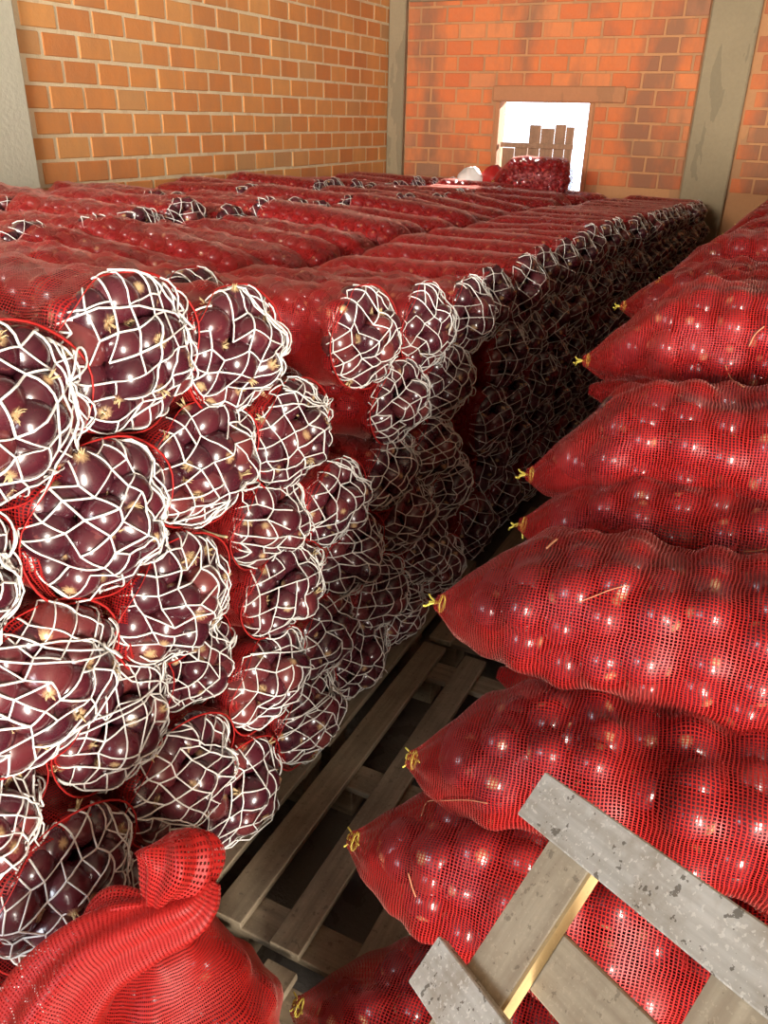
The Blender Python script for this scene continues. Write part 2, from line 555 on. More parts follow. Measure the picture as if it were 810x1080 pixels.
# weathered shutter of upright boards standing in the opening
sh = thing('window_shutter', 'weathered plank shutter standing half open in the sunlit window', 'shutter', (-2.80, YB + 0.13, WZ0))
xs = -0.39
for i, (w, h) in enumerate(((0.14, 0.40), (0.15, 0.44), (0.13, 0.63), (0.15, 0.60), (0.12, 0.64), (0.09, 0.62))):
    b = MB(); b.box((0, 0, 0), (w - 0.006, 0.022, h), bevel=0.003)
    o = b.build('board', M_SHUT, sh, smooth=False); o.location = (xs + w / 2, rnd.uniform(-.004, .004), h / 2)
    xs += w
for z in (0.08, 0.43):
    b = MB(); b.box((0, 0, 0), (0.80, 0.03, 0.05), bevel=0.003)
    o = b.build('rail', M_SHUT, sh, smooth=False); o.location = (0.0, -0.028, z)


# ------------------------------------------------------------------ onions
def onion_template(seg, rings):
    """unit onion: axis z, flattened, drawn out to a neck at the top and dented at the root"""
    lat = np.linspace(0, math.pi, rings + 1)
    r = np.sin(lat) ** 0.92
    z = np.cos(lat) * 0.86
    z = np.where(lat < 0.6, z + (0.6 - lat) * 0.32, z)
    r = np.where(lat < 0.35, r * 0.8 + 0.03, r)
    r[0] = 0.0; r[-1] = 0.0
    z[-1] = -0.80
    v = [[0, 0, z[0]]]
    for i in range(1, rings):
        for j in range(seg):
            a = 2 * math.pi * j / seg
            v.append([r[i] * math.cos(a), r[i] * math.sin(a), z[i]])
    v.append([0, 0, z[-1]])
    v = np.array(v)
    qd, quv, tr, tuv = [], [], [], []
    def id(i, j): return 1 + (i - 1) * seg + j % seg
    for j in range(seg):
        u0, u1 = j / seg, (j + 1) / seg
        tr.append([0, id(1, j), id(1, j + 1)]); tuv.append([[u0, 0], [u0, 1 / rings], [u1, 1 / rings]])
        tr.append([len(v) - 1, id(rings - 1, j + 1), id(rings - 1, j)]); tuv.append([[u0, 1], [u1, 1 - 1 / rings], [u0, 1 - 1 / rings]])
        for i in range(1, rings - 1):
            qd.append([id(i, j), id(i + 1, j), id(i + 1, j + 1), id(i, j + 1)])
            quv.append([[u0, i / rings], [u0, (i + 1) / rings], [u1, (i + 1) / rings], [u1, i / rings]])
    return v, [np.array(qd), np.array(tr)], [np.array(quv), np.array(tuv)]


ON_HI, ON_MID, ON_LO = onion_template(20, 12), onion_template(10, 7), onion_template(7, 5)


def rand_rot(g):
    qv = g.normal(size=4); qv /= np.linalg.norm(qv)
    w, x, y, z = qv
    return np.array([[1 - 2 * (y * y + z * z), 2 * (x * y - z * w), 2 * (x * z + y * w)],
                     [2 * (x * y + z * w), 1 - 2 * (x * x + z * z), 2 * (y * z - x * w)],
                     [2 * (x * z - y * w), 2 * (y * z + x * w), 1 - 2 * (x * x + y * y)]])


def add_onion(mb, tpl, c, r, g, uvshift=True):
    v, f, uv = tpl
    sh = g.uniform(0, 5) if uvshift else 0
    mb.add((v * r) @ rand_rot(g).T + c, f, [q_ + np.array([sh, 0]) for q_ in uv])


# meshes for the onions that are things of their own
ONION_MESH = []
for i in range(5):
    b = MB()
    v, f, uv = ON_HI
    g = np.random.default_rng(40 + i)
    vv = v * np.array([g.uniform(.94, 1.06), g.uniform(.94, 1.06), g.uniform(.9, 1.12)])
    b.add(vv, f, [q_ + np.array([g.uniform(0, 5), 0]) for q_ in uv])
    ONION_MESH.append(b.mesh('onion', M_ONION))
b = MB()                                               # root tuft: a small plate with a brush of dry roots
g = np.random.default_rng(3)
for k in range(9):
    a = g.uniform(0, 6.28); d = g.uniform(0.02, 0.16); o2 = d + g.uniform(0.05, 0.22)
    b.tube([[d * math.cos(a), d * math.sin(a), -0.74], [o2 * math.cos(a), o2 * math.sin(a), -0.88 - g.uniform(0, .05)],
            [1.25 * o2 * math.cos(a + .2), 1.25 * o2 * math.sin(a + .2), -0.95 - g.uniform(-.06, .08)]], [0.03, 0.022, 0.01], 4)
ROOT_MESH = b.mesh('root_tuft', M_ROOT)
b = MB()                                               # dried papery neck
for k in range(6):
    a = g.uniform(0, 6.28)
    b.tube([[0.05 * math.cos(a), 0.05 * math.sin(a), 0.94], [0.08 * math.cos(a), 0.08 * math.sin(a), 1.12],
            [g.uniform(.1, .3) * math.cos(a), g.uniform(.1, .3) * math.sin(a), 1.22 + g.uniform(0, .18)]], [0.06, 0.05, 0.012], 4)
NECK_MESH = b.mesh('neck', M_ROOT)


# ------------------------------------------------------------------ bags
def bag_mesh(name, g, L, ry, rz, prof, nx=64, na=72, ro=0.038, tpl=ON_MID, fill=True, side=None, bumps=True,
             mat=None, bend=(0.0, 0.0), nexp=2.3, margin=0.008, iters=40):
    """a net bag along x (0..L) hugging a shell of onions. prof(t) -> radius scale. returns (bag mesh, fill mesh or None)"""
    xs = np.linspace(0, 1, nx) ** 1.0
    X = xs * L
    S = np.array([prof(t) for t in xs])
    th = np.linspace(0, 2 * np.pi, na + 1)
    ct, st = np.cos(th), np.sin(th)
    base = 1.0 / ((np.abs(ct) / ry) ** nexp + (np.abs(st) / rz) ** nexp) ** (1 / nexp)
    rm = (ry + rz) / 2
    on = []
    x = ro * 0.9
    row = 0
    while x < L - ro * 0.6:
        s = np.interp(x, X, S)
        if s > 0.66:
            cnt = max(3, int(2 * math.pi * rm * s / (ro * 2.0)))
            a0 = g.uniform(0, 6.28)
            for j in range(cnt):
                if g.uniform() < 0.06: continue
                on.append((x + g.uniform(-.012, .012), a0 + (j + g.uniform(-.22, .22)) * 2 * math.pi / cnt, ro * g.uniform(.80, 1.14), s, max(0.0, g.normal(0, 0.011))))
        x += ro * 1.72
        row += 1
    on = np.array(on) if on else np.zeros((0, 5))
    R = base[None, :] * S[:, None]
    if bumps and len(on):
        H = np.zeros((nx, na + 1))
        for ox, oa, orr, os, dp in on:
            da = (th - oa + np.pi) % (2 * np.pi) - np.pi
            d2 = (X[:, None] - ox) ** 2 + (da[None] * rm * S[:, None]) ** 2
            H = np.maximum(H, np.where(d2 < orr ** 2, np.sqrt(np.maximum(orr ** 2 - d2, 0)) - dp, 0))
        B = H.copy()
        for it in range(iters):
            avg = (np.roll(B[:, :-1], 1, 1) + np.roll(B[:, :-1], -1, 1)) / 2
            avg = np.concatenate([avg, avg[:, :1]], 1)
            up = B.copy(); up[1:-1] = (B[:-2] + B[2:]) / 2
            B = np.maximum(H, (0.5 * avg + 0.5 * up) * 0.997)
        amp = np.clip((S - 0.5) / 0.35, 0, 1)[:, None]
        R = R + amp * (B - ro + margin)
    # creases drawn towards a gathered tip
    gat = np.clip((0.62 - S) / 0.5, 0, 1)[:, None]
    R = R * (1 + 0.10 * gat * np.cos(9 * th + 1.3)[None, :])
    yo = bend[0] * (xs * (1 - xs)) * 4 * L
    sm = np.clip(xs / 0.26, 0, 1); zo = bend[1] * sm * sm * (3 - 2 * sm)
    P = np.stack([np.broadcast_to(X[:, None], R.shape), R * ct[None] + yo[:, None], R * st[None] + zo[:, None]], -1)
    i = np.arange(nx - 1)[:, None] * (na + 1); j = np.arange(na)[None]
    F = np.stack([i + j, i + j + 1, i + na + 2 + j, i + na + 1 + j], -1).reshape(-1, 4)
    arc = np.concatenate([[0], np.cumsum(np.hypot(np.diff(base * ct), np.diff(base * st)))])
    dl = np.concatenate([[0], np.cumsum(np.hypot(np.diff(X), np.diff(S) * rm))])
    UVv = np.stack([np.broadcast_to(dl[:, None], R.shape), np.broadcast_to(arc[None], R.shape)], -1).reshape(-1, 2)
    mb = MB()
    mb.add(P.reshape(-1, 3), [F], [UVv[F]])
    bag = mb.mesh(name, mat or M_BAG)
    fm = None
    if fill and len(on):
        fb = MB()
        for ox, oa, orr, os, dp in on:
            bb = 1.0 / ((abs(math.cos(oa)) / ry) ** nexp + (abs(math.sin(oa)) / rz) ** nexp) ** (1 / nexp)
            if side is not None and not side(oa): continue
            rr = max(0.0, bb * os - ro - dp - (1 - os) * 0.10)
            t = ox / L
            c = np.array([ox, rr * math.cos(oa) + bend[0] * 4 * L * t * (1 - t), rr * math.sin(oa) + float(np.interp(ox, X, zo))])
            add_onion(fb, tpl, c, orr * 0.93, g)
        fm = fb.mesh('onion_filling', M_ONION)
    return bag, fm


def prof_laced(t):
    """t=0 the laced mouth, t=1 the gathered back"""
    if t < 0.10: return 1.05 - 0.05 * math.sin(t / 0.10 * math.pi / 2)
    if t > 0.80:
        u = (t - 0.80) / 0.20
        return max(0.12, math.sqrt(max(0, 1 - u * u * 0.98)))
    return 1.0


def laced_end(g, ry, rz, n=16, thin=False, back=True, rad=0.0017, sides=5):
    """the onions that bulge from a laced mouth (local +x) and the white lacing drawn round them to the hem"""
    ay, az = ry * 0.74, rz * 0.74
    r = g.uniform(0.034, 0.045, n) * math.sqrt(ry * rz) / 0.125
    p = g.uniform(-1, 1, (n, 2)) * np.array([ay, az]) * 0.8
    for it in range(160):
        d = p[:, None] - p[None]
        dist = np.linalg.norm(d, axis=2) + np.eye(n)
        want = (r[:, None] + r[None]) * 0.86
        ov = np.maximum(0, want - dist) * (1 - np.eye(n))
        p = p + (d / dist[..., None] * ov[..., None]).sum(1) * 0.35
        e = np.sqrt((p[:, 0] / ay) ** 2 + (p[:, 1] / az) ** 2)
        p = np.where(e[:, None] > 1, p / e[:, None], p)
    rho = np.sqrt((p[:, 0] / ay) ** 2 + (p[:, 1] / az) ** 2)
    bulge = 0.058
    xc = bulge * (1 - rho ** 2) - 0.012 + g.uniform(-.010, .008, n)
    front = np.column_stack([xc, p, r])
    nb = 11 if back else 0
    rb = g.uniform(.034, .042, nb)
    an = g.uniform(0, 6.28, nb); rd = np.sqrt(g.uniform(0, 1, nb)) * 0.9
    back_o = np.column_stack([bulge * (1 - rd ** 2) - 0.075, rd * np.cos(an) * ay, rd * np.sin(an) * az, rb]) if nb else np.zeros((0, 4))
    C0 = np.array([-0.055, 0.0, 0.0])
    AX = np.array([0.130, ry * 1.0, rz * 1.0])
    PHM = 1.30

    def surf(a):
        """planar net coordinate (|a| = 1 at the hem) -> point lying on the onions"""
        q_ = math.hypot(a[0], a[1])
        ph = min(q_, 1.03) * PHM
        al = math.atan2(a[1], a[0])
        d = np.array([math.cos(ph) * 1.0, math.sin(ph) * math.cos(al) * ry / 0.125, math.sin(ph) * math.sin(al) * rz / 0.125])
        d /= np.linalg.norm(d)
        tb = 1.0 / math.sqrt(((d / AX) ** 2).sum()) * 0.93
        oc = C0 - front[:, :3]
        bq = oc @ d
        disc = bq * bq - ((oc * oc).sum(1) - front[:, 3] ** 2)
        ok = disc > 0
        if ok.any():
            tb = max(tb, float((-bq[ok] + np.sqrt(disc[ok])).max()))
        return C0 + d * (tb + rad * 1.05)
    mb = MB()
    sp = 0.225 if not thin else 0.30
    rot = g.uniform(0, math.pi); ga = g.uniform(-1.2, 1.2)
    gk = np.array([math.cos(ga), math.sin(ga)]) * 0.62
    N = int(1.9 / sp)
    ph_ = g.uniform(0, 6.28, 6)
    nodes = {}
    for i in range(-N, N + 1):
        for j in range(-N, N + 1):
            a = np.array([(i + 0.5 * (j % 2) * 0.6) * sp + g.normal(0, .035), j * sp * 1.1 + g.normal(0, .035)])
            a = np.array([a[0] * math.cos(rot) - a[1] * math.sin(rot), a[0] * math.sin(rot) + a[1] * math.cos(rot)])
            a = a + 0.085 * np.array([math.sin(a[1] * 3.3 + ph_[0]) + math.sin(a[0] * 2.2 + ph_[1]), math.sin(a[0] * 3.3 + ph_[2]) + math.sin(a[1] * 2.2 + ph_[3])])
            dv = gk - a; dd = np.linalg.norm(dv)
            a = a + dv * 0.30 * math.exp(-(dd / 0.5) ** 2)
            nodes[(i, j)] = (a, math.hypot(*a))

    def string(A, B_, seg, rr):
        pa, pb = surf(A), surf(B_)
        pts = []
        for k in range(seg + 1):
            t_ = k / seg
            c = surf(A * (1 - t_) + B_ * t_)
            ch = pa * (1 - t_) + pb * t_
            d1, d2 = np.linalg.norm(c - C0), np.linalg.norm(ch - C0)
            if d2 > d1: c = C0 + (c - C0) / d1 * d2
            pts.append(c)
        mb.tube(pts, rr, sides, cap=False)
    for (i, j), (a, e) in nodes.items():
        for nbk in ((i + 1, j), (i, j + 1)):
            if nbk not in nodes: continue
            b_, e2 = nodes[nbk]
            if e > 1.0 and e2 > 1.0: continue
            if g.uniform() < 0.10: continue
            A, B_ = a.copy(), b_.copy()
            if e > 1.03: A = A / e * 1.03
            if e2 > 1.03: B_ = B_ / e2 * 1.03
            if np.linalg.norm(A - B_) < 0.03: continue
            string(A, B_, 2 if thin else 4, rad * g.uniform(.85, 1.2))
    # long slack strands swept to the knot, a loop and a loose tail
    for k in range(6 if not thin else 2):
        a1 = ga + g.uniform(-2.0, 2.0); A = np.array([math.cos(a1), math.sin(a1)]) * g.uniform(.8, 1.03)
        mid = (A + gk) / 2 + g.normal(0, .12, 2)
        pts = []
        for t_ in np.linspace(0, 1, 9):
            c = surf(A * (1 - t_) ** 2 + 2 * mid * t_ * (1 - t_) + gk * t_ * t_)
            pts.append(C0 + (c - C0) * (1 + 0.035 + 0.03 * math.sin(math.pi * t_)))
        mb.tube(pts, rad * 1.1, sides, cap=False)
    if not thin:
        ax = g.uniform(0, 6.28); ll = g.uniform(.15, .3)
        pts = []
        for t_ in np.linspace(0, 1, 14):
            u_ = math.sin(math.pi * t_); w_ = math.sin(2 * math.pi * t_) * 0.09
            c = surf(gk + np.array([math.cos(ax), math.sin(ax)]) * ll * u_ + np.array([-math.sin(ax), math.cos(ax)]) * w_)
            pts.append(C0 + (c - C0) * (1.04 + 0.06 * u_))
        mb.tube(pts, rad * 1.1, sides)
        q0 = surf(gk); q0 = C0 + (q0 - C0) * 1.04
        pts = [q0]
        for k in range(5):
            q0 = q0 + np.array([g.uniform(-.004, .006), g.uniform(-.010, .014), -0.013]); pts.append(q0)
        mb.tube(pts, rad * 0.9, sides)
    return front, back_o, mb


def hem(ry, rz, k=49, r=0.0027, s=1.045, nexp=2.3):
    th = np.linspace(0, 2 * np.pi, k)
    base = 1.0 / ((np.abs(np.cos(th)) / ry) ** nexp + (np.abs(np.sin(th)) / rz) ** nexp) ** (1 / nexp) * s
    wv = 0.007 * np.sin(3 * th + 0.6) + 0.005 * np.sin(5 * th + 2.1) - 0.003
    base = base * (1 + 0.018 * np.sin(4 * th + 1.0) + 0.012 * np.sin(7 * th))
    mb = MB(); mb.tube(np.stack([wv, base * np.cos(th), base * np.sin(th)], 1), 0.0017 + 0.0008 * np.sin(2 * th), 4, cap=False)
    return mb.mesh('hem', M_HEM)


# local frame of a laced sack: mouth at the origin facing +X of the world, body running to -X (mesh x is flipped by a half turn about z)
RY, RZ, LS = 0.150, 0.122, 0.74
LACED = []
for i in range(4):
    g = np.random.default_rng(100 + i)
    bag, fill = bag_mesh('bag', g, LS, RY, RZ, prof_laced, 60, 64, nexp=2.4, side=lambda a: math.sin(a) > -0.45)
    LACED.append((bag, fill))
LACED_FAR = []
for i in range(4):
    g = np.random.default_rng(140 + i)
    bag, _ = bag_mesh('bag', g, LS, RY, RZ, prof_laced, 26, 26, fill=True, tpl=ON_LO, nexp=2.4, side=lambda a: math.sin(a) > -0.2)
    LACED_FAR.append((bag, _))
HEM = hem(RY, RZ)
FAR_END = []
for i in range(6):
    g = np.random.default_rng(160 + i)
    fr, bk, nm = laced_end(g, RY, RZ, 14, thin=True, back=True, rad=0.0019, sides=3)
    ob = MB()
    for c in np.vstack([fr, bk[:6]]): add_onion(ob, ON_LO, c[:3], c[3], g)
    FAR_END.append((nm.mesh('lacing', M_CORD), ob))

onion_cand = []        # front onions of the near mouths: (position, radius, sack phrase, clock phrase, px size)
heap = MB()            # every further onion behind lacing: one mass nobody could count
n_sacks = 0


def laced_sack(y, z, x, label, near, group, phrase, g, yaw=0.0, roll=0.0, sy=1.0, sz=1.0, pitch=0.0, sx=1.0, fine=False):
    """x,y,z: centre of the mouth"""
    global n_sacks
    n_sacks += 1
    t = thing('onion_sack', label, 'sack', (x, y, z), (0, pitch, yaw), group)
    bag, fill = (LACED if near or fine else LACED_FAR)[int(g.integers(4))]
    flip = int(g.integers(2))
    R180 = (0, 0, math.pi)
    o = link('bag', bag, t, rot=R180, scale=(sx, sy, sz))
    if fill is not None:
        f = link('onion_filling', fill, t, rot=R180, scale=(sx, sy, sz)); f['kind'] = 'stuff'
    Mw = Matrix.Translation((x, y, z)) @ Euler((0, pitch, yaw)).to_matrix().to_4x4()
    Mn = np.array(Mw)
    if near:
        fr, bk, nm = laced_end(g, RY * sy * .97, RZ * sz * .97, int(g.integers(17, 20)))
        nm.build('lacing', M_CORD, t)
        link('hem', HEM, t, scale=(1, sy, sz))
        px0 = project(np.array([x, y, z]))
        for c in fr:
            P = Mn[:3, :3] @ c[:3] + Mn[:3, 3]
            px = project(P)
            rho = math.hypot(c[1] / RY, c[2] / RZ)
            hr = int(round((math.atan2(px[0] - px0[0], -(px[1] - px0[1])) / (2 * math.pi) * 12) % 12)) or 12
            onion_cand.append((P, c[3], phrase, hr, rho, px))
        for c in bk:
            add_onion(heap, ON_MID, Mn[:3, :3] @ c[:3] + Mn[:3, 3], c[3], g)
    else:
        lc, ob = FAR_END[int(g.integers(6))]
        link('lacing', lc, t, scale=(1, sy, sz))
        v = np.concatenate(ob.v) * np.array([1, sy, sz])
        v = v @ Mn[:3, :3].T + Mn[:3, 3]
        n0 = heap.n
        heap.v.append(v); heap.n += len(v)
        k0 = 0
        for lp, tt, mi, uv in zip(ob.loops, ob.tot, ob.mi, ob.uv):
            heap.loops.append(lp + n0); heap.tot.append(tt); heap.mi.append(mi); heap.uv.append(uv)
    return t


LAYER = ['top', 'second', 'third', 'fourth', 'fifth', 'bottom']
XF = -0.955
near_list = [      # (layer from the top, y, z, dx, sy, sz): mouths of the near sacks along the aisle
    (0, 0.70, 1.365, 0.02, 1.00, 1.02), (0, 0.985, 1.385, 0.0, 1.0, 1.02), (0, 1.275, 1.325, 0.0, 1.0, 0.98), (0, 1.55, 1.285, -0.34, 0.95, 1.0), (0, 1.82, 1.235, 0.0, 0.95, 1.02), (0, 2.20, 1.185, 0.0, 1.02, 1.02), (0, 2.56, 1.150, 0.0, 1.05, 0.98),
    (1, 0.56, 1.140, 0.0, 0.95, 1.00), (1, 0.85, 1.145, 0.03, 1.0, 1.05), (1, 1.150, 1.130, 0.0, 0.98, 0.96), (1, 1.45, 1.095, 0.01, 1.0, 0.96), (1, 1.73, 1.030, -0.22, 0.92, 0.9), (1, 2.01, 1.010, 0.01, 0.98, 0.95), (1, 2.39, 0.960, 0.0, 1.1, 0.95),
    (2, 0.68, 0.925, 0.03, 1.0, 1.05), (2, 1.01, 0.895, 0.02, 1.02, 1.0), (2, 1.36, 0.905, 0.0, 0.86, 0.80), (2, 1.66, 0.830, 0.0, 0.95, 0.9), (2, 1.98, 0.800, 0.0, 0.98, 0.92), (2, 2.31, 0.755, 0.0, 1.05, 0.92),
    (3, 0.53, 0.735, 0.0, 0.9, 0.9), (3, 0.83, 0.725, 0.01, 0.92, 0.95), (3, 1.09, 0.680, -0.03, 0.8, 0.9), (3, 1.38, 0.725, 0.02, 0.98, 0.85), (3, 1.76, 0.625, 0.0, 1.0, 0.92), (3, 2.12, 0.590, 0.0, 1.05, 0.92), (3, 2.47, 0.560, 0.0, 1.05, 0.95),
    (4, 0.64, 0.520, 0.04, 1.0, 1.05), (4, 0.96, 0.485, 0.03, 1.0, 1.0), (4, 1.30, 0.510, 0.02, 0.98, 0.95), (4, 1.60, 0.445, 0.0, 0.98, 0.92), (4, 1.93, 0.400, 0.0, 1.02, 0.95), (4, 2.28, 0.375, 0.0, 1.05, 0.95),
    (5, 0.50, 0.275, 0.03, 0.98, 1.0), (5, 0.82, 0.262, 0.02, 0.98, 1.0), (5, 1.15, 0.262, 0.02, 1.0, 1.05), (5, 1.47, 0.262, 0.02, 1.0, 1.0), (5, 1.80, 0.240, 0.0, 1.05, 0.92), (5, 2.12, 0.220, 0.0, 1.0, 0.8), (5, 2.45, 0.235, 0.0, 1.0, 0.9),
]
cnt = {}
for (ly, y, z, dx, sy, sz) in near_list:
    g = np.random.default_rng(int(1000 + ly * 97 + y * 1000))
    k = cnt.get(ly, 0); cnt[ly] = k + 1
    ph = '%s sack of the %s layer' % (ORD[k], LAYER[ly])
    laced_sack(y, z, XF + dx, 'red net sack with white-laced mouth, %s from the near end of the %s layer' % (ORD[k], LAYER[ly]),
               True, 'laced onion sacks facing the aisle', ph, g, yaw=g.uniform(-.08, .05), sy=sy, sz=sz, pitch=g.uniform(-.05, .05))

# the same wall of sacks running on to the far wall
y = 2.83
col = 0
while y < 8.85:
    top = np.interp(y, [2.8, 4.5, 6.5, 9.0], [1.262, 1.25, 1.17, 1.06])
    nl = 5
    hgt = (top - 0.13) / nl
    for ly in range(nl):
        g = np.random.default_rng(5000 + col * 17 + ly)
        z = top - hgt * (ly + 0.5)
        yy = y + (0.15 if ly % 2 else 0.0) + g.uniform(-.03, .03)
        if yy > 8.95: continue
        laced_sack(yy, z, XF + g.uniform(-.03, .03), 'far laced onion sack beside dark aisle, layer %s from top, %s column' % (
            ['one', 'two', 'three', 'four', 'five'][ly], ORD[col]), False, 'laced onion sacks facing the aisle', '', g,
            yaw=g.uniform(-.06, .06), sy=1.04 + g.uniform(-.04, .06), sz=hgt / 0.232 * 1.06, pitch=g.uniform(-.04, .04))
    y += 0.305; col += 1

# rows behind: the second row lies the other way round (gathered ends to the aisle), the third and fourth show laced mouths
row_name = ['second', 'third', 'fourth']
ROWS = [(-2.58, True, 1.30), (-2.63, False, 1.62), (-3.50, False, 1.95)]
ROW_T = [([1.0, 2.4, 4.5, 7.0, 9.0], [1.25, 1.235, 1.17, 1.07, 0.96]), ([1.0, 2.4, 4.5, 7.0, 9.0], [1.275, 1.265, 1.19, 1.08, 0.97]), ([1.0, 2.4, 4.5, 9.0], [1.285, 1.27, 1.185, 1.045])]
for r, (xf, rev, y) in enumerate(ROWS):
    k = 0
    while y < 8.85:
        g = np.random.default_rng(7000 + r * 100 + k)
        zt = np.interp(y, *ROW_T[r]) + g.uniform(-.045, .04)
        lab = 'red net sack, %s along on top of the %s row behind the aisle' % (ORD[k], row_name[r])
        sy, sz = 1.08 + g.uniform(-.10, .14), 1.0 + g.uniform(-.12, .08)
        if rev:
            t = thing('onion_sack', lab, 'sack', (xf, y, zt), (0, g.uniform(-.16, -.02), math.pi + g.uniform(-.2, .2)), 'sacks topping the rows behind')
            bag, fill = (LACED if y < 3.6 else LACED_FAR)[int(g.integers(4))]
            link('bag', bag, t, rot=(0, 0, math.pi), scale=(1.10, sy, sz))
            f = link('onion_filling', fill, t, rot=(0, 0, math.pi), scale=(1.10, sy, sz)); f['kind'] = 'stuff'
        else:
            laced_sack(y, zt, xf + g.uniform(-.04, .06), lab, False, 'sacks topping the rows behind', '', g, yaw=g.uniform(-.18, .18), sy=sy, sz=sz,
                       pitch=g.uniform(-.05, .05), sx=1.12, fine=y < 4.2)
        y += 0.315 + g.uniform(-.015, .02); k += 1

# ------------------------------------------------------------------ onions that stand out singly
vis = [c for c in onion_cand if -15 < c[5][0] < 825 and -15 < c[5][1] < 1095]
vis.sort(key=lambda c: -c[1] / c[5][2])
single = vis[:290]
sid = set(id(c) for c in single)
used = set()
for c in onion_cand:
    g = rng
    if id(c) not in sid:
        add_onion(heap, ON_MID, c[0], c[1], g)
        continue
    P, r, phrase, hr, rho, px = c
    ring = 'rim' if rho > 0.52 else 'middle'
    key = (phrase, ring, hr)
    for st_, rg in ((0, ring), (1, ring), (-1, ring), (0, 'middle'), (1, 'middle'), (-1, 'middle'), (2, ring), (-2, ring), (2, 'middle'), (-2, 'middle'), (3, ring), (-3, ring)):
        h2 = (hr + st_ - 1) % 12 + 1
        if (phrase, rg, h2) not in used:
            hr = h2; ring = rg; break
    used.add((phrase, ring, hr))
    clock = ['one', 'two', 'three', 'four', 'five', 'six', 'seven', 'eight', 'nine', 'ten', 'eleven', 'twelve'][hr - 1]
    o = link('onion', ONION_MESH[int(g.integers(5))], None, P, Matrix(rand_rot(g)).to_euler(), (r, r, r))
    tag(o, "purple onion at %s o'clock in the %s, %s" % (clock, ring, phrase), 'onion', 'onions behind white lacing')
    if g.uniform() < 0.7: link('root_tuft', ROOT_MESH, o)
    if g.uniform() < 0.5: link('neck', NECK_MESH, o)

# ------------------------------------------------------------------ closed sacks on the other side of the aisle
def prof_closed(knob=0.16, shoulder=0.24):
    pts_t = [0, 0.012, 0.03, 0.06, 0.10, 0.15, shoulder, shoulder + 0.1, 0.8, 0.92, 0.975, 1.0]
    pts_s = [0.09, 0.13, 0.22, 0.40, 0.56, 0.74, 0.94, 1.0, 1.0, 0.86, 0.5, 0.1]
    return lambda t: float(np.interp(t, pts_t, pts_s))


def tie_mesh(g):
    mb = MB()
    for k in range(3):
        p = [np.array([0.004, 0, 0.0])]
        d = np.array([-0.7, g.uniform(-.5, .5), g.uniform(-.7, .3)])
        for i in range(5):
            d = d + g.normal(0, 0.55, 3); d /= np.linalg.norm(d)
            p.append(p[-1] + d * 0.007)
        mb.tube(p, [0.0028, 0.0026, 0.0026, 0.0024, 0.0024, 0.0018], 4)
    th = np.linspace(0, 2 * np.pi, 14)
    mb.tube(np.stack([np.full(14, 0.012), 0.016 * np.cos(th), 0.016 * np.sin(th)], 1), 0.0028, 4, cap=False)
    return mb.mesh('tie', M_TIE)


TIES = [tie_mesh(np.random.default_rng(300 + i)) for i in range(3)]


def tip_at(px, py, x):
    d = CR @ np.array([px - 405.0, py - 540.0, FPX])
    return EYE + d * (x / d[0])


def closed_sack(tip, label, group, g, L=0.86, ry=0.150, rz=0.125, yaw=0.0, pitch=0.0, meshes=None, sc=(1, 1, 1), bend=(0, 0), hi=True, tip_drop=0.0):
    t = thing('onion_sack', label, 'sack', tuple(tip), (0, pitch, yaw), group)
    if meshes is None:
        n = (112, 96) if hi else (48, 40)
        meshes = bag_mesh('bag', g, L, ry, rz, prof_closed(), n[0], n[1], ro=0.042, tpl=ON_MID if hi else ON_LO,
                          side=lambda a: math.sin(a) > -0.5 or math.cos(a) < 0.2, bend=bend)
    link('bag', meshes[0], t, scale=sc)
    if meshes[1] is not None:
        f = link('onion_filling', meshes[1], t, scale=sc); f['kind'] = 'stuff'
    link('tie', TIES[int(g.integers(3))], t)
    return t, meshes


G = 'closed red sacks stacked in steps'
step = [   # tip (world), label tail, L, ry, rz, yaw, pitch, bend (sideways, rise of the body above the tip)
    (tip_at(310, 1060, -0.56), 'bottom sack of the stepped stack, lying on the pallet', 0.86, 0.165, 0.145, 0.04, -0.03, (0, 0.075)),
    (tip_at(368, 885, -0.515), 'second sack from the bottom of the stepped stack, yellow-tied tip', 0.84, 0.150, 0.128, 0.06, -0.01, (0, 0.05)),
    (tip_at(430, 800, -0.44), 'third sack from the bottom, just behind the grey pallet board', 0.86, 0.155, 0.128, 0.10, -0.05, (0, 0.075)),
    (tip_at(460, 635, -0.475), 'fourth sack from the bottom, bright swollen sack with yellow-tied nose', 0.86, 0.158, 0.132, 0.05, -0.02, (0, 0.062)),
    (np.array([-0.42, 1.52, 0.965]), 'dim sack wedged behind the bright swollen one, tip hidden', 0.86, 0.155, 0.120, 0.03, -0.03, (0, 0.055)),
    (tip_at(555, 500, -0.44), 'fifth sack up the steps, yellow-tied tip pointing at the aisle', 0.86, 0.155, 0.122, 0.08, -0.06, (0, 0.105)),
    (tip_at(615, 380, -0.42), 'top sack of the stepped stack, yellow-tied tip over the aisle', 0.86, 0.155, 0.120, 0.06, -0.04, (0, 0.085)),
]
CLOSED = []
for i, (tp, lab, L, ry, rz, yaw, pit, bend) in enumerate(step):
    g = np.random.default_rng(400 + i)
    _, ms = closed_sack(tp, 'red net onion sack, ' + lab, G, g, L, ry, rz, yaw, pit, bend=bend)
    CLOSED.append(ms)
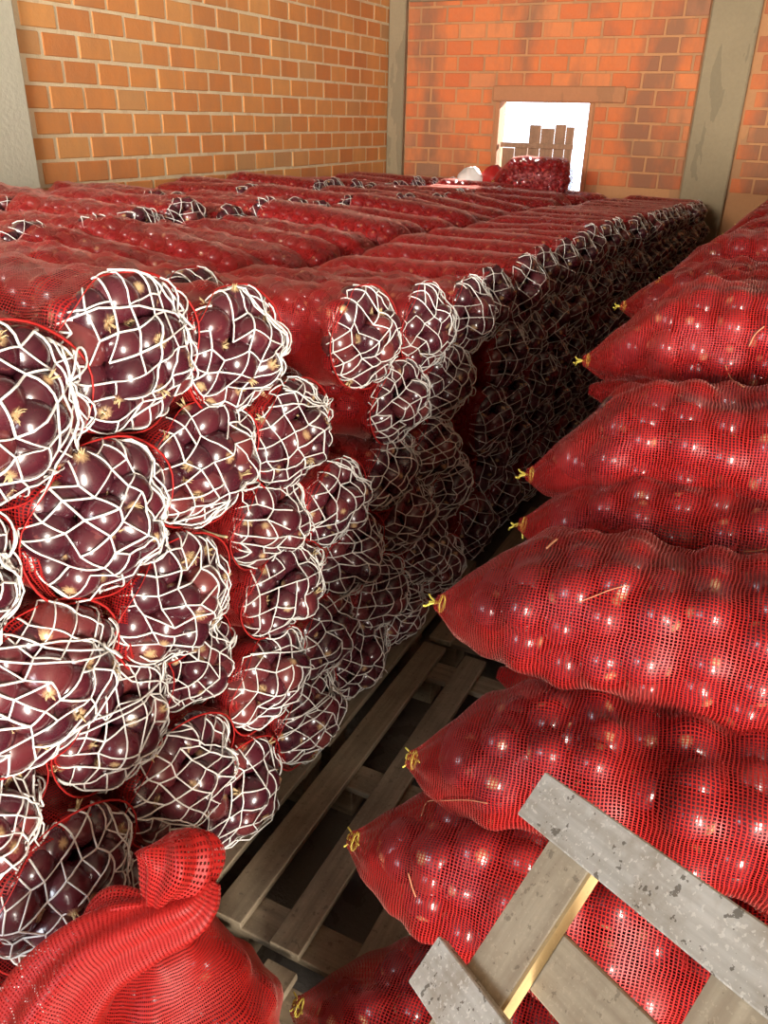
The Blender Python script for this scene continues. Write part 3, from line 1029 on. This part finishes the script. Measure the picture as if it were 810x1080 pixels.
# sacks behind the top one, away to the far wall
FARC = [bag_mesh('bag', np.random.default_rng(440 + i), 0.86, 0.15, 0.12, prof_closed(), 40, 36, ro=0.042, tpl=ON_LO,
                 side=lambda a: math.sin(a) > -0.2, bend=(0, 0.08)) for i in range(3)]
y = 2.28
k = 0
while y < 8.8:
    g = np.random.default_rng(460 + k)
    z = np.interp(y, [2.2, 4, 9], [1.22, 1.19, 1.04]) + g.uniform(-.03, .03)
    ms = CLOSED[int(g.integers(7))] if y < 3.3 else FARC[int(g.integers(3))]
    closed_sack((-0.42 + g.uniform(-.05, .05), y, z), 'red net onion sack, %s behind the stepped stack on the top layer' % ORD[k], 'closed sacks receding along the aisle', g,
                meshes=ms, yaw=g.uniform(-.06, .1), pitch=g.uniform(-.06, .0), sc=(1, 1, 0.95))
    y += 0.30 + g.uniform(-.02, .02); k += 1

# ------------------------------------------------------------------ hidden lower layers: one low mass of sacks
low = MB()


def low_sack(x0, x1, y, z, ry, rz, g):
    nx, na = 10, 14
    t = np.linspace(0, 1, nx); s = np.array([0.12, 0.5, 0.85, 1, 0.96, 1.02, 0.97, 1, 0.8, 0.3])
    th = np.arange(na + 1) / na * 2 * np.pi
    P = np.stack([np.broadcast_to((x0 + (x1 - x0) * t)[:, None], (nx, na + 1)), y + ry * s[:, None] * np.cos(th)[None], z + rz * s[:, None] * np.sin(th)[None]], -1)
    i = np.arange(nx - 1)[:, None] * (na + 1); j = np.arange(na)[None]
    F = np.stack([i + j, i + j + 1, i + na + 2 + j, i + na + 1 + j], -1).reshape(-1, 4)
    UVv = np.stack([np.broadcast_to(t[:, None] * 0.8, (nx, na + 1)), np.broadcast_to(th[None] * .13, (nx, na + 1))], -1).reshape(-1, 2)
    low.add(P.reshape(-1, 3), [F], [UVv[F]])


g = np.random.default_rng(900)
for r, (xa, xb) in enumerate(((-1.80, -2.56), (-2.66, -3.42), (-3.53, -4.28))):
    y = ROWS[r][2]
    while y < 8.85:
        zt = np.interp(y, *ROW_T[r]) - 0.15
        for ly in range(5):
            h = (zt - 0.02) / 5
            low_sack(xb, xa, y, 0.02 + h * (ly + .5), 0.15, h * 0.52, g)
        y += 0.315
for ly, z, y0 in ((0, 0.265, 1.13), (1, 0.50, 1.30), (2, 0.73, 1.40), (3, 0.93, 1.88), (4, 1.07, 2.22)):
    y = y0
    while y < 8.8:
        zz = z if y < 3 else z * np.interp(y, [3, 9], [1.0, 0.9])
        low_sack(-0.42 + g.uniform(-.04, .04), 0.42, y, zz, 0.148, 0.118, g)
        y += 0.30
tag(low.build('onion_sacks', M_BAG), 'lower layers of red net sacks buried under the stacked rows', 'sacks', kind='stuff')
tag(heap.build('onions', M_ONION), 'mass of purple onions behind white lacing further along the aisle', 'onions', kind='stuff')

# ------------------------------------------------------------------ sacks and bags lying near the window
g = np.random.default_rng(77)
t, ms = closed_sack((-2.86, 8.05, 1.19), 'plump red sack lying alone on the pile below the window', None, g, 0.78, 0.22, 0.19, 0.12, 0.0, hi=False, bend=(0, 0.05))
for nm, lab, mat, loc, s in (('white_bag', 'small white bag on the pile left of the plump sack', M_WHITEBAG, (-3.20, 8.35, 1.18), (0.13, 0.12, 0.10)),
                             ('red_bag', 'small bright red bag between white bag and plump sack', M_HEM, (-2.98, 8.42, 1.19), (0.12, 0.12, 0.11))):
    b = MB()
    v, f, uv = onion_template(18, 12)
    v = v.copy(); a = np.arctan2(v[:, 1], v[:, 0])
    v *= (1 + 0.09 * np.cos(5 * a + v[:, 2] * 3) + 0.05 * np.cos(9 * a))[:, None]
    v[:, 2] = np.where(v[:, 2] > 0.75, v[:, 2] * 1.15, v[:, 2])
    b.add(v * np.array(s), f, uv)
    o = tag(b.build(nm, mat), lab, 'bag'); o.location = loc

# ------------------------------------------------------------------ pallets under the stacks
def pallet(x0, x1, y0, y1, label, boards, cross, zt=0.13):
    t = thing('pallet', label, 'pallet', ((x0 + x1) / 2, (y0 + y1) / 2, 0.0))
    cx, cy = (x0 + x1) / 2, (y0 + y1) / 2
    for (a, b_) in boards:
        m = MB(); m.box((0, 0, 0), (b_ - a, y1 - y0 + rnd.uniform(-.01, .01), 0.020), bevel=0.002)
        o = m.build('deck_board', M_WOOD, t, smooth=False); o.location = ((a + b_) / 2 - cx, rnd.uniform(-.008, .008), zt - 0.010)
        o.rotation_euler = (0, 0, rnd.uniform(-.006, .006))
    for (a, b_) in cross:
        m = MB(); m.box((0, 0, 0), (x1 - x0, b_ - a, 0.020), bevel=0.002)
        o = m.build('cross_board', M_WOODX, t, smooth=False); o.location = (0, (a + b_) / 2 - cy, zt - 0.0315)
        for xx in (x0 + 0.05, cx, x1 - 0.05):
            m = MB(); m.box((0, 0, 0), (0.09, min(0.09, b_ - a), zt - 0.042 - 0.0), bevel=0.003)
            o = m.build('block', M_WOODX, t, smooth=False); o.location = (xx - cx, (a + b_) / 2 - cy, (zt - 0.042) / 2)
    return t


def brd(x0, n, pitch, w):
    return [(x0 + i * pitch, x0 + i * pitch + w) for i in range(n)]


bx = [(-0.872, -0.792), (-0.715, -0.640), (-0.53, -0.45), (-0.34, -0.26), (-0.15, -0.07), (0.04, 0.12), (0.2, 0.28)]
pallet(-0.872, 0.28, 0.935, 2.12, 'slatted wooden pallet lying in the aisle below the stepped sacks', bx, [(0.945, 1.04), (1.43, 1.52), (1.97, 2.06)])
pallet(-0.872, 0.28, -0.30, 0.90, 'wooden pallet in the aisle just under the bottom red sack', [(a + 0.02, b_ + 0.02) for a, b_ in bx], [(-0.28, -0.18), (0.2, 0.3), (0.79, 0.885)])
pallet(-0.872, 0.28, 2.16, 3.34, 'wooden pallet further up the aisle in deep shade', bx, [(2.18, 2.27), (2.7, 2.79), (3.2, 3.29)])
pallet(-2.1, -0.91, 0.30, 1.50, 'wooden pallet under the nearest laced sacks', brd(-2.1, 8, 0.1585, 0.08), [(0.32, 0.41), (0.85, 0.94), (1.4, 1.49)])
pallet(-2.1, -0.91, 1.53, 2.73, 'wooden pallet under the laced sacks beside the aisle pallet', brd(-2.1, 8, 0.1585, 0.08), [(1.55, 1.64), (2.1, 2.19), (2.63, 2.72)])

# ------------------------------------------------------------------ the pallet leaning on the stepped sacks
K = 0.86
u = np.array([0.7341, -0.5993, 0.3194]); v = np.array([-0.2956, -0.7055, -0.6441])
u /= np.linalg.norm(u); v -= u * (u @ v); v /= np.linalg.norm(v); w = np.cross(u, v)
org = EYE + K * (np.array([-0.1884, 0.9922, 0.8141]) - EYE)
t = tag(link('leaning_pallet', None), 'weathered pallet propped against the red sacks, grey top board outermost', 'pallet')
t.matrix_world = Matrix(((u[0], v[0], w[0], org[0]), (u[1], v[1], w[1], org[1]), (u[2], v[2], w[2], org[2]), (0, 0, 0, 1)))
UL = 0.95


def lean_board(name, u0, u1, v0, v1, w0, w1, mat, bev=0.002):
    m = MB(); m.box((0, 0, 0), (u1 - u0, v1 - v0, w1 - w0), bevel=bev)
    o = m.build(name, mat, t, smooth=False); o.location = ((u0 + u1) / 2, (v0 + v1) / 2, (w0 + w1) / 2)
    return o


Wb = 0.08 * K
vD = 0.2967 * K
deck = [(0.0, 0.0), (0.005, vD), (0.0, 0.53), (0.0, 0.80), (0.0, 1.06)]
for (du, vv) in deck:
    lean_board('deck_board', du, UL, vv, vv + Wb, 0.0, 0.020, M_GREY)
b0 = 0.0631 * K
for (a, b_) in ((b0, b0 + 0.096 * K), (0.386 * K, 0.386 * K + 0.085), (UL - 0.10, UL - 0.01)):
    o = lean_board('stringer_plank', a, b_, 0.004, 1.13, 0.0205, 0.038, M_TAN)
    lean_board('split_edge', b_ - 0.0005, b_ + 0.0055, 0.035, 1.10, 0.0215, 0.037, M_RAW, 0.0005).parent = o
    o.children[0].location = Vector(o.children[0].location) - Vector(o.location)
for vv in (0.145, 0.55, 0.98):
    lean_board('under_slat', b0 + 0.02, UL, vv, vv + 0.075, 0.0385, 0.056, M_TANX)

# ------------------------------------------------------------------ foreground sack with its loose neck folded over
t = thing('folded_sack', 'crumpled red net sack with twisted neck folded over, beside the pallet', 'sack', (0, 0, 0))


def ray_pt(px, py, dist):
    d = CR @ np.array([px - 405.0, py - 540.0, FPX])
    return EYE + d / FPX * dist


def pleated(path, rad, name, pleat=0.16, k=9, twist=1.2, flat=1.0, na=72, nsub=48, mat=None):
    path = np.array(path); rad = np.array(rad, float)
    tt = np.linspace(0, len(path) - 1, nsub)
    def cr(a, x):
        i = np.clip(np.floor(x).astype(int), 0, len(a) - 2); f_ = x - i
        p0 = a[np.clip(i - 1, 0, len(a) - 1)]; p1 = a[i]; p2 = a[i + 1]; p3 = a[np.clip(i + 2, 0, len(a) - 1)]
        if a.ndim == 2: f_ = f_[:, None]
        return 0.5 * ((2 * p1) + (-p0 + p2) * f_ + (2 * p0 - 5 * p1 + 4 * p2 - p3) * f_ ** 2 + (-p0 + 3 * p1 - 3 * p2 + p3) * f_ ** 3)
    C = cr(path, tt); R = np.maximum(cr(rad, tt), 0.004)
    T = np.gradient(C, axis=0); T /= np.linalg.norm(T, axis=1)[:, None]
    fw = CR[:, 2]
    A = np.cross(T, fw); A /= np.linalg.norm(A, axis=1)[:, None]
    B = np.cross(T, A)
    th = np.linspace(0, 2 * np.pi, na + 1)
    s = tt / tt[-1]
    w_ = 1 + pleat * np.cos(k * th[None] + twist * 6 * s[:, None]) + pleat * 0.6 * np.cos((k // 2 + 1) * th[None] - 4 * s[:, None] + 1)
    P = C[:, None] + (R[:, None] * w_)[..., None] * (np.cos(th)[None, :, None] * A[:, None] + flat * np.sin(th)[None, :, None] * B[:, None])
    i = np.arange(nsub - 1)[:, None] * (na + 1); j = np.arange(na)[None]
    F = np.stack([i + j, i + j + 1, i + na + 2 + j, i + na + 1 + j], -1).reshape(-1, 4)
    dl = np.concatenate([[0], np.cumsum(np.linalg.norm(np.diff(C, axis=0), axis=1))])
    UVv = np.stack([np.broadcast_to(dl[:, None], (nsub, na + 1)), np.broadcast_to(th[None] * rad.max(), (nsub, na + 1))], -1).reshape(-1, 2)
    mb = MB(); mb.add(P.reshape(-1, 3), [F], [UVv[F]])
    return mb.build(name, mat or M_BAGF, t)


# body, swollen with onions, leaning against the laced sacks
def aim_x(p0, p1, roll=0.0):
    X_ = np.asarray(p1) - np.asarray(p0); X_ = X_ / np.linalg.norm(X_)
    Z_ = np.cross(X_, CR[:, 0]); Z_ /= np.linalg.norm(Z_)
    Y_ = np.cross(Z_, X_)
    return Matrix(((X_[0], Y_[0], Z_[0], p0[0]), (X_[1], Y_[1], Z_[1], p0[1]), (X_[2], Y_[2], Z_[2], p0[2]), (0, 0, 0, 1)))


g = np.random.default_rng(610)
bm, fm = bag_mesh('bag', g, 0.46, 0.175, 0.150, lambda s: float(np.interp(s, [0, .05, .15, .3, .5, .8, .95, 1], [.22, .42, .66, .88, 1, .98, .6, .15])), 90, 96, ro=0.040, mat=M_BAGF)
MW = aim_x(ray_pt(158, 962, 1.25), ray_pt(205, 1210, 1.40))
o = link('bag', bm, t); o.matrix_world = MW
f = link('onion_filling', fm, t); f['kind'] = 'stuff'; f.matrix_world = MW
pleated([ray_pt(30, 1130, 1.16), ray_pt(62, 1060, 1.16), ray_pt(105, 1008, 1.16), ray_pt(158, 980, 1.165), ray_pt(206, 958, 1.17), ray_pt(226, 930, 1.18)],
        [0.078, 0.070, 0.054, 0.042, 0.032, 0.010], 'folded_neck', 0.13, 5, 0.16, flat=0.8)
pleated([ray_pt(88, 985, 1.21), ray_pt(125, 962, 1.19), ray_pt(162, 955, 1.17)], [0.012, 0.034, 0.014], 'neck_fold', 0.16, 5, 0.2)
pleated([ray_pt(163, 962, 1.165), ray_pt(172, 942, 1.17), ray_pt(186, 915, 1.18), ray_pt(190, 892, 1.19), ray_pt(188, 876, 1.20)],
        [0.012, 0.032, 0.055, 0.052, 0.012], 'neck_end', 0.14, 7, 0.08, flat=0.85)

# ------------------------------------------------------------------ dry stalks and root threads lying on the sacks, a strand of cord
bpy.context.view_layer.update()
DG = bpy.context.evaluated_depsgraph_get()
M_STALK = mat_plain('dry_stalk', (0.38, 0.15, 0.075), 0.8, 0.25, 80, 0.0005)
M_STRAW = mat_plain('pale_straw', (0.62, 0.50, 0.28), 0.8, 0.2, 80, 0.0005)


def surface(px, py):
    d = Vector(CR @ np.array([px - 405.0, py - 540.0, FPX])).normalized()
    hit, loc, nor, *_ = SC.ray_cast(DG, Vector(EYE), d)
    return (np.array(loc), np.array(nor)) if hit else None


def thread(name, pix, r, mat, label, cat, lift=0.003, group=None):
    pts = []
    for (px, py) in pix:
        h = surface(px, py)
        if h is None: return
        n_ = h[1] if h[1] @ (EYE - h[0]) > 0 else -h[1]
        if pts and np.linalg.norm(h[0] - pts[-1]) > 0.12: continue
        pts.append(h[0] + n_ * lift)
    if len(pts) < 3: return
    P = np.array(pts)
    t_ = np.linspace(0, len(P) - 1, len(P) * 4)
    Q = np.stack([np.interp(t_, np.arange(len(P)), P[:, k]) for k in range(3)], 1)
    for _ in range(3): Q[1:-1] = (Q[:-2] + 2 * Q[1:-1] + Q[2:]) / 4
    b_ = MB(); b_.tube(Q, r, 5)
    tag(b_.build(name, mat), label, cat, group)


GS = 'dry bits lying on the sacks'
thread('dry_stalk', [(445, 862), (450, 845), (470, 843), (495, 842), (515, 846)], 0.0009, M_STALK, 'curled brown root thread on the second sack of the steps', 'stalk', group=GS)
thread('dry_stalk', [(432, 920), (436, 935), (440, 945)], 0.0014, M_STALK, 'short dry stalk low on the second sack of the steps', 'stalk', group=GS)
thread('dry_stalk', [(610, 635), (625, 630), (645, 622), (662, 618)], 0.0008, M_STALK, 'thin root thread across the bright swollen sack', 'stalk', group=GS)
thread('dry_stalk', [(577, 580), (583, 574), (588, 570)], 0.0020, M_STALK, 'stubby dry stalk near the shoulder of the swollen sack', 'stalk', group=GS)
thread('dry_stalk', [(765, 385), (770, 398), (778, 406), (785, 410)], 0.0010, M_STALK, 'bent stalk on the top sack of the steps', 'stalk', group=GS)
thread('dry_stalk', [(790, 365), (797, 352), (806, 345)], 0.0014, M_STALK, 'pale frayed stalk beside the bent one on the top sack', 'stalk', group=GS)
thread('dry_stalk', [(785, 582), (797, 582), (808, 579)], 0.0012, M_STALK, 'straight stalk on the dim wedged sack', 'stalk', group=GS)
thread('dry_stalk', [(268, 282), (271, 290), (275, 297)], 0.0024, M_STRAW, 'pale straw standing on the top layer between two laced mouths', 'straw', group=GS)
thread('dry_stalk', [(289, 283), (284, 289), (280, 297)], 0.0024, M_STRAW, 'pale straw crossing its neighbour on the top layer', 'straw', group=GS)
thread('dry_stalk', [(213, 558), (226, 563), (240, 566)], 0.003, M_STRAW, 'yellow straw caught below a laced mouth in the second layer', 'straw', group=GS)
thread('dry_stalk', [(60, 775), (68, 795), (76, 815)], 0.003, M_STRAW, 'long yellow straw caught in the lacing of the third layer', 'straw', group=GS)
thread('loose_cord', [(380, 752), (379, 775), (372, 795), (362, 808), (354, 828)], 0.0013, M_CORD, 'loose white cord hanging from a bottom sack onto the pallet', 'cord')
